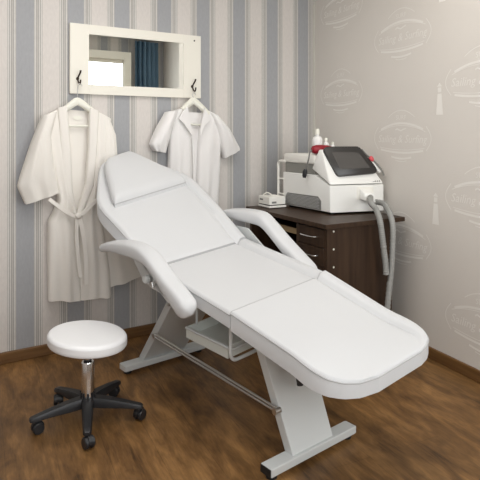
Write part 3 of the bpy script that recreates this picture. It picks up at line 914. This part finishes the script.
tube(bm, [(-0.050, 0.03, -0.095), (-0.052, 0.034, -0.112), (-0.054, 0.038, -0.138), (-0.055, 0.040, -0.150)], 0.014, 14, rfn=lambda t: 0.010 + 0.007 * math.sin(math.pi * min(1, t * 1.15)))
link('lead_plug', bm, M['black'], lead)

# bottles standing on the lid
def bottle(label, x, y, r, h, neck, cap_h, pump=False):
    t_ = thing('bottle', label, 'bottle', mw(x, y, 0.3685), 0, 'bottles on the machine')
    bm = bmesh.new()
    lathe(bm, [(0, 0), (r * .9, 0), (r, 0.004), (r, h * .68), (r * .92, h * .76), (r * .6, h * .84), (neck, h * .88), (neck, h), (0, h)], seg=28)
    link('bottle_body', bm, M['bottle'], t_)
    bm = bmesh.new()
    lathe(bm, [(0, h * .93), (neck * 1.35, h * .93), (neck * 1.3, h + cap_h * .7), (neck * .9, h + cap_h), (0, h + cap_h)], seg=24)
    link('cap', bm, M['hanger'], t_)
bottle('tallest white bottle with a pointed cap, behind the red applicator', 0.078, 0.235, 0.033, 0.138, 0.011, 0.028)
bottle('short white bottle just right of the tallest bottle', 0.140, 0.235, 0.019, 0.092, 0.008, 0.014)
bottle('small white bottle nearest the corner of the touchscreen, right of the other bottles', 0.182, 0.225, 0.014, 0.070, 0.007, 0.010)

# small white appliance left on the desk
SA = thing('sterilizer_box', 'small white box-shaped appliance with folded lead on the left end of the desk', 'appliance', (DKm @ Vector((0.075, 0.698, DH))), rad(29.2))
def sbx(name, x0, x1, y0, y1, z0, z1, m, bev=0.004, parent=None):
    bm = bmesh.new(); box(bm, x0, x1, y0, y1, z0, z1, bev); return link(name, bm, m, parent or SA, smooth=False)
sbx('base', 0.0, 0.135, 0, 0.150, 0.004, 0.018, M['machine'])
sbx('body', 0.0, 0.13, 0.004, 0.146, 0.024, 0.078, M['machine'])
sbx('seam', 0.004, 0.126, 0.008, 0.142, 0.0165, 0.026, M['black'], 0)
sbx('slot', -0.0015, 0.002, 0.085, 0.125, 0.050, 0.060, M['grey'], 0)
sbx('display', 0.02, 0.055, 0.0025, 0.006, 0.034, 0.046, M['grey'], 0)
for x, y in ((0.02, 0.02), (0.11, 0.02), (0.02, 0.13), (0.11, 0.13)):
    bm = bmesh.new(); lathe(bm, [(0, 0), (0.007, 0), (0.007, 0.0045), (0, 0.0045)], (x, y, 0), 12); link('foot', bm, M['rubber'], SA)
bm = bmesh.new(); tube(bm, smooth_path([(0.03, 0.13, 0.082), (0.04, 0.10, 0.098), (0.05, 0.07, 0.092), (0.05, 0.04, 0.082), (0.08, 0.03, 0.082), (0.10, 0.06, 0.082)], 5), 0.004, 8)
link('lead', bm, M['machine'], SA)

# ------------------------------------------------------------------ mirror rack on the striped wall
def wallpt(x, y, off):
    """point seen at (x, y) lying in a plane `off` in front of the striped wall -> (t, z)"""
    d = Vector(((x - 240) / FPX, 1, 0))
    s = ((CORNER + N * off).dot(N)) / d.dot(N)
    return ((d * s) - CORNER).dot(T), EYE - (y - HOR) / FPX * s

def on_wall(name, label, cat, t0, z0, group=None):
    o = thing(name, label, cat, rw(t0, 0, z0), TA, group)
    return o
MT0, MT1, MZ0, MZ1 = -1.903, -1.021, 1.543, 1.967
MR_ = on_wall('mirror_rack', 'long ivory framed mirror with two dark hooks hanging on the striped wall', 'mirror', (MT0 + MT1) / 2, MZ0)
hw = (MT1 - MT0) / 2; hh = MZ1 - MZ0
gx0, gx1, gz0, gz1 = -1.788 + 1.462, -1.152 + 1.462, 1.602 - MZ0, 1.909 - MZ0
bm = bmesh.new()
box(bm, -hw, gx0, -0.026, -0.002, 0, hh, 0.002); box(bm, gx1, hw, -0.026, -0.002, 0, hh, 0.002)
box(bm, gx0, gx1, -0.0255, -0.002, 0, gz0); box(bm, gx0, gx1, -0.0255, -0.002, gz1, hh)
link('frame', bm, M['frame'], MR_, smooth=False)
bm = bmesh.new(); box(bm, gx0, gx1, -0.020, -0.004, gz0, gz1)
link('mirror_glass', bm, M['mirror'], MR_, smooth=False)
for px, hz in ((-1.858 + 1.462, 0.078), (-1.088 + 1.462, 0.066)):
    hk = bmesh.new()
    q_ = 0.74
    lathe(hk, [(0, 0), (0.010, 0), (0.008, 0.006), (0, 0.006)], mtx=axis_mtx((px, -0.026, hz + 0.012), (0, -1, 0)), seg=14)
    tube(hk, smooth_path([(px, -0.030, hz + 0.02), (px, -0.034, hz + 0.003), (px + .003, -0.046, hz - 0.017), (px + .005, -0.058, hz - 0.021), (px + .006, -0.066, hz - 0.008), (px + .006, -0.068, hz + .003)], 5), 0.0048, 10)
    tube(hk, smooth_path([(px, -0.030, hz + 0.010), (px + .002, -0.038, hz + 0.025), (px + .008, -0.052, hz + 0.045), (px + .010, -0.058, hz + 0.060)], 5), 0.005, 10, rfn=lambda t: 0.0042 + 0.0018 * t)
    link('hook', hk, M['bronze'], MR_)
bm = bmesh.new(); lathe(bm, [(0, 0), (0.006, 0), (0.004, 0.002), (0, 0.002)], mtx=axis_mtx((hw - .05, -0.026, hh - .035), (0, -1, 0)), seg=10)
link('screw_head', bm, M['bronze'], MR_)

# ------------------------------------------------------------------ hangers, robe, shirt
def cloth(name, Lp, Rp, parent, t0, z0, off, bulge, folds, m, ns=44, nt=26, seed=0, back=0.016, hemwave=0.0):
    """garment panel between two edge lines; closed shell standing off the wall"""
    rnd = random.Random(seed)
    Lw = resample([Vector((*wallpt(x, y, off), 0)) for x, y in Lp], ns)
    Rw = resample([Vector((*wallpt(x, y, off), 0)) for x, y in Rp], ns)
    ph = [rnd.uniform(0, 6.28) for _ in range(6)]
    bm = bmesh.new(); fr, bk = [], []
    for j in range(ns):
        s = j / (ns - 1)
        f_, b_ = [], []
        for i in range(nt):
            t = i / (nt - 1)
            p = Lw[j].lerp(Rw[j], t)
            e = math.sin(math.pi * t) ** 0.5 if 0 < t < 1 else 0.0
            amp = folds * (0.25 + 0.75 * s)
            dd = off + bulge * e * (0.35 + 0.65 * math.sin(math.pi * min(1, 0.15 + 0.85 * s)))
            dd += amp * e * (0.5 * math.sin(2.1 * math.pi * t * 2 + ph[0] + 0.9 * s) + 0.35 * math.sin(9.5 * t + ph[1] + 2.0 * s) + 0.25 * math.sin(17 * t + ph[2] - 3 * s) + 0.2 * math.sin(7 * s + ph[3] + 4 * t))
            zz = p.y + (hemwave * math.sin(8 * t + ph[4]) * s ** 6)
            f_.append(bm.verts.new((p.x - t0, -dd, zz - z0)))
            b_.append(bm.verts.new((p.x - t0, -max(0.004, off - back), zz - z0)))
        fr.append(f_); bk.append(b_)
    for j in range(ns - 1):
        for i in range(nt - 1):
            bm.faces.new([fr[j][i], fr[j][i + 1], fr[j + 1][i + 1], fr[j + 1][i]])
            bm.faces.new([bk[j][i], bk[j + 1][i], bk[j + 1][i + 1], bk[j][i + 1]])
        bm.faces.new([fr[j][0], fr[j + 1][0], bk[j + 1][0], bk[j][0]])
        bm.faces.new([fr[j][-1], bk[j][-1], bk[j + 1][-1], fr[j + 1][-1]])
    for i in range(nt - 1):
        bm.faces.new([fr[0][i], bk[0][i], bk[0][i + 1], fr[0][i + 1]])
        bm.faces.new([fr[-1][i], fr[-1][i + 1], bk[-1][i + 1], bk[-1][i]])
    return link(name, bm, m, parent, angle=60)

def strip(name, pts, parent, t0, z0, offs, wd, m, th=0.006):
    """flat band of cloth along a line on the wall"""
    P = []
    for k, (x, y) in enumerate(pts):
        of = offs[k] if isinstance(offs, (list, tuple)) else offs
        t, z = wallpt(x, y, of); P.append(Vector((t - t0, -of, z - z0)))
    P = smooth_path(P, 6)
    bm = bmesh.new(); prev = None; first = None
    for i, p in enumerate(P):
        d = (P[min(i + 1, len(P) - 1)] - P[max(i - 1, 0)]).normalized()
        s = Vector((-d.z, 0, d.x)).normalized() * wd / 2
        ring = [bm.verts.new(p + s), bm.verts.new(p + s * .9 + Vector((0, -th, 0))), bm.verts.new(p - s * .9 + Vector((0, -th, 0))), bm.verts.new(p - s)]
        if prev:
            for k in range(4): bm.faces.new([prev[k], prev[(k + 1) % 4], ring[(k + 1) % 4], ring[k]])
        else: first = ring
        prev = ring
    bm.faces.new(first); bm.faces.new(prev[::-1])
    return link(name, bm, m, parent, angle=50)

def hanger(label, apex, la, ra, hook_top, off, bar):
    t0, _ = wallpt(*apex, off); _, zb = wallpt(*la, off)
    h = on_wall('coat_hanger', label, 'hanger', t0, zb, 'ivory coat hangers')
    P = []
    for x, y in (la, (la[0] * .38 + apex[0] * .62, la[1] * .30 + apex[1] * .70), apex, (ra[0] * .38 + apex[0] * .62, ra[1] * .30 + apex[1] * .70), ra):
        t, z = wallpt(x, y, off); P.append(Vector((t - t0, -off, z - zb)))
    P = smooth_path(P, 8)
    bm = bmesh.new(); rings = []
    n = len(P)
    for i, p in enumerate(P):
        d = (P[min(i + 1, n - 1)] - P[max(i - 1, 0)]).normalized()
        up_ = Vector((-d.z, 0, d.x));
        if up_.z < 0: up_ = -up_
        u = abs(2 * i / (n - 1) - 1)
        hgt = 0.024 - 0.006 * u; dep = 0.008 + 0.016 * u
        rings.append([bm.verts.new(p + up_ * hgt * math.sin(a) + Vector((0, 1, 0)) * dep * math.cos(a)) for a in [2 * math.pi * k / 14 for k in range(14)]])
    for a, b in zip(rings, rings[1:]):
        for k in range(14): bm.faces.new([a[k], a[(k + 1) % 14], b[(k + 1) % 14], b[k]])
    bm.faces.new(rings[0]); bm.faces.new(rings[-1][::-1])
    link('shoulder_bar', bm, M['hanger'], h)
    bm = bmesh.new()
    (x0, y0), (x1, y1) = bar
    ta, za = wallpt(x0, y0, off); tb, zb2 = wallpt(x1, y1, off)
    pa, pb = Vector((ta - t0, -off + .004, za - zb)), Vector((tb - t0, -off + .006, zb2 - zb))
    pts = [pa + Vector((-.045, 0, .055)), pa + Vector((-.03, 0, .012)), pa, pb, pb + Vector((.03, 0, .012)), pb + Vector((.045, 0, .055))]
    tube(bm, pts, 0.0075, 10)
    link('trouser_bar', bm, M['hanger'], h)
    bm = bmesh.new()
    ht, hz = wallpt(*hook_top, off); tz = wallpt(*apex, off)[1]
    dz = hz - zb; bz_ = tz - zb
    hx = ht - t0
    tube(bm, smooth_path([(0, -off, bz_), (0, -off, (bz_ + dz) / 2 - .004), (hx - .012, -off, dz - 0.016), (hx - .008, -off, dz - .003), (hx, -off, dz + .002), (hx + .010, -off, dz - .004), (hx + .012, -off, dz - .014)], 5), 0.0022, 8)
    link('hook_wire', bm, M['steel'], h)
    return h

hanger('ivory hanger carrying the long bathrobe on the left hook', (77.5, 101.5), (64, 110), (93, 112), (80, 84), 0.064, ((70, 126), (89, 126)))
hanger('ivory hanger carrying the short-sleeved top on the right hook', (193.5, 101), (182, 110), (208, 114), (194, 93), 0.064, ((189, 124), (200, 125)))

RT, RZ = -1.80, 0.30
ROBE = on_wall('bathrobe', 'long cream bathrobe with tied belt hanging left on the striped wall', 'robe', RT, RZ)
rm = M['robe']
cloth('back_panel', [(62, 109), (64, 160), (66, 200), (66, 226)], [(97, 112), (96, 160), (94, 200), (92, 226)], ROBE, RT, RZ, 0.030, 0.004, 0.002, rm, ns=24, nt=14, seed=1, back=0.012)
cloth('front_panel', [(45, 115), (44, 135), (52, 175), (58, 200), (54, 212), (48.5, 222), (48.5, 260), (49, 301)],
      [(66, 106), (70, 150), (71, 190), (75, 214), (78, 240), (80, 270), (81, 301)], ROBE, RT, RZ, 0.050, 0.045, 0.010, rm, seed=2, back=0.034, hemwave=0.003)
cloth('front_panel', [(91, 109), (89, 150), (87, 185), (79, 214), (79, 240), (79.5, 270), (80, 300)],
      [(111, 119), (109, 150), (105, 180), (100, 205), (103, 225), (107, 250), (110, 272), (111, 297)], ROBE, RT, RZ, 0.046, 0.045, 0.010, rm, seed=3, back=0.030, hemwave=0.003)
cloth('side_flap', [(101, 222), (105, 255), (107, 289)], [(118, 205), (131, 245), (141, 277)], ROBE, RT, RZ, 0.040, 0.016, 0.008, rm, seed=4, ns=26, nt=18, back=0.04, hemwave=0.004)
cloth('sleeve', [(43, 115), (31, 145), (21, 176), (18, 187), (26, 204.5)], [(57, 112), (51, 135), (54, 165), (57, 180), (59, 193)], ROBE, RT, RZ, 0.075, 0.055, 0.010, rm, seed=5, ns=34, back=0.04)
cloth('sleeve', [(103, 118), (101, 150), (99, 175), (97, 200)], [(109, 117), (116, 135), (118, 160), (119, 180), (120, 195)], ROBE, RT, RZ, 0.062, 0.022, 0.008, rm, seed=6, ns=34, back=0.04)
cloth('collar', [(58, 108), (61, 150), (63, 185), (73, 213)], [(67, 105.5), (71, 150), (72.5, 190), (77, 214)], ROBE, RT, RZ, 0.088, 0.010, 0.003, rm, seed=7, ns=30, nt=10, back=0.03)
cloth('collar', [(90, 107.5), (88.5, 150), (86, 185), (77, 213)], [(99, 111), (97, 150), (94, 185), (82, 214)], ROBE, RT, RZ, 0.086, 0.010, 0.003, rm, seed=8, ns=30, nt=10, back=0.03)
belt = strip('belt', [(49, 199), (58, 206), (68, 213), (77, 216), (85, 211), (92, 204), (99, 198)], ROBE, RT, RZ, [0.10, .108, .112, .116, .112, .108, .10], 0.022, rm, 0.010)
strip('belt_tail', [(77, 216), (76.5, 235), (78, 258), (80, 277)], belt, RT, RZ, [0.122, .118, .116, .112], 0.022, rm, 0.008)
strip('belt_tail', [(79, 216), (83, 235), (85.5, 260), (86, 284)], belt, RT, RZ, [0.124, .122, .118, .114], 0.026, rm, 0.008)
bm = bmesh.new(); kt, kz = wallpt(78, 216, .12)
lathe(bm, [(0, -0.02), (0.014, -0.016), (0.020, -0.004), (0.020, 0.006), (0.013, 0.016), (0, 0.02)], mtx=axis_mtx((kt - RT, -0.124, kz - RZ), (1, 0.2, 0.3)), seg=16)
link('belt_knot', bm, rm, belt)
bm = bmesh.new(); lt, lz = wallpt(77.5, 118, .036)
lathe(bm, [(0, 0), (1, 0), (1, 1), (0, 1)], mtx=axis_mtx((lt - RT, -0.037, lz - RZ), (0, -1, 0)) @ Matrix.Diagonal((0.026, 0.013, 0.002, 1)), seg=24)
link('size_label', bm, M['hanger'], ROBE)

HT, HZ = -1.0, 0.72
SHIRT = on_wall('uniform_top', 'white short-sleeved open tunic hanging from the right hook on the striped wall', 'shirt', HT, HZ)
sm = M['shirt']
cloth('back_panel', [(184, 112), (186, 150), (187, 190), (187, 220)], [(207, 113), (205, 150), (204, 190), (203, 220)], SHIRT, HT, HZ, 0.034, 0.004, 0.002, sm, ns=24, nt=12, seed=11, back=0.012)
cloth('front_panel', [(167, 112.5), (170, 130), (169.5, 160), (168.5, 200), (168, 226)], [(187, 107), (190.5, 128), (191.5, 150), (192.5, 190), (193, 226)], SHIRT, HT, HZ, 0.052, 0.04, 0.012, sm, seed=12, back=0.03)
cloth('front_panel', [(204, 109), (199.5, 130), (198, 150), (197, 190), (196.5, 226)], [(218.5, 117), (220.5, 138), (220, 165), (218.5, 200), (218, 226)], SHIRT, HT, HZ, 0.056, 0.04, 0.014, sm, seed=13, back=0.03)
cloth('sleeve', [(167, 112), (158, 128), (151, 144), (155, 151)], [(178, 110), (173, 125), (169, 140), (166, 153)], SHIRT, HT, HZ, 0.070, 0.05, 0.010, sm, seed=14, ns=24, nt=18, back=0.04)
cloth('sleeve', [(209, 113), (216, 128), (220, 142), (225, 158)], [(218, 116), (229, 129), (239.5, 147), (240, 150)], SHIRT, HT, HZ, 0.070, 0.05, 0.010, sm, seed=15, ns=24, nt=18, back=0.04)
def lapel(pts, off):
    bm = bmesh.new()
    P = []
    for x, y in pts:
        t, z = wallpt(x, y, off); P.append((t - HT, -off, z - HZ))
    prism(bm, P, (0, -0.014, 0), 0.002)
    link('lapel', bm, sm, SHIRT, smooth=False)
lapel([(187, 106.5), (181, 113), (178.5, 119), (183, 123), (191.5, 136), (191, 128), (188.5, 118)], 0.098)
lapel([(204, 108.5), (208.5, 116), (209, 121), (203.5, 125), (199.5, 137), (199.5, 129), (202, 118)], 0.102)
strip('placket_seam', [(192.5, 138), (193.5, 160), (194, 190), (194.5, 225)], SHIRT, HT, HZ, 0.060, 0.014, sm, 0.006)
# ------------------------------------------------------------------ curtain seen in the mirror, and the added ceiling lamps out of view
CU = thing('curtain', 'blue pleated curtain beside the bright window, seen in the mirror', 'curtain', rw(0.21, ROOM_D - 0.10, 0.03), TA)
bm = bmesh.new()
cols = 90; rows = 14
g = []
for j in range(rows + 1):
    z = 2.555 * j / rows
    r_ = []
    for i in range(cols + 1):
        u = i / cols
        x = -0.225 + 0.36 * u + 0.008 * math.sin(u * 40 + j * .2)
        y = 0.035 * math.sin(u * 2 * math.pi * 5.5 + 0.35 * math.sin(j * 0.6)) + 0.012 * math.sin(u * 31)
        r_.append(bm.verts.new((x, y, z)))
    g.append(r_)
for j in range(rows):
    for i in range(cols): bm.faces.new([g[j][i], g[j][i + 1], g[j + 1][i + 1], g[j + 1][i]])
bmesh.ops.solidify(bm, geom=bm.faces[:], thickness=0.003)
link('curtain_cloth', bm, M['curtain'], CU)
bm = bmesh.new(); rod(bm, (-1.9, 0, 2.592), (0.20, 0, 2.592), 0.012)
for x in (-1.85, 0.18): rod(bm, (x, 0, 2.592), (x, 0.10, 2.592), 0.008)
link('curtain_rod', bm, M['steel'], CU)

for (t_, n_), lab in zip(ADDED_LAMPS, ('unseen square white ceiling lamp added for light, nearer the beige wall', 'unseen square white ceiling lamp added for light, nearer the striped wall')):
    CL = thing('added_ceiling_lamp', lab, 'lamp', rw(t_, n_, ROOM_H - 0.10), 0, 'added square ceiling lamps')
    bm = bmesh.new(); box(bm, -.58, .58, -.58, .58, 0.03, 0.0995, 0.004); link('lamp_base', bm, M['frame'], CL, smooth=False)
    bm = bmesh.new(); box(bm, -.55, .55, -.55, .55, 0.0, 0.0299, 0.01); link('lamp_shade', bm, M['lamp'], CL, smooth=False)
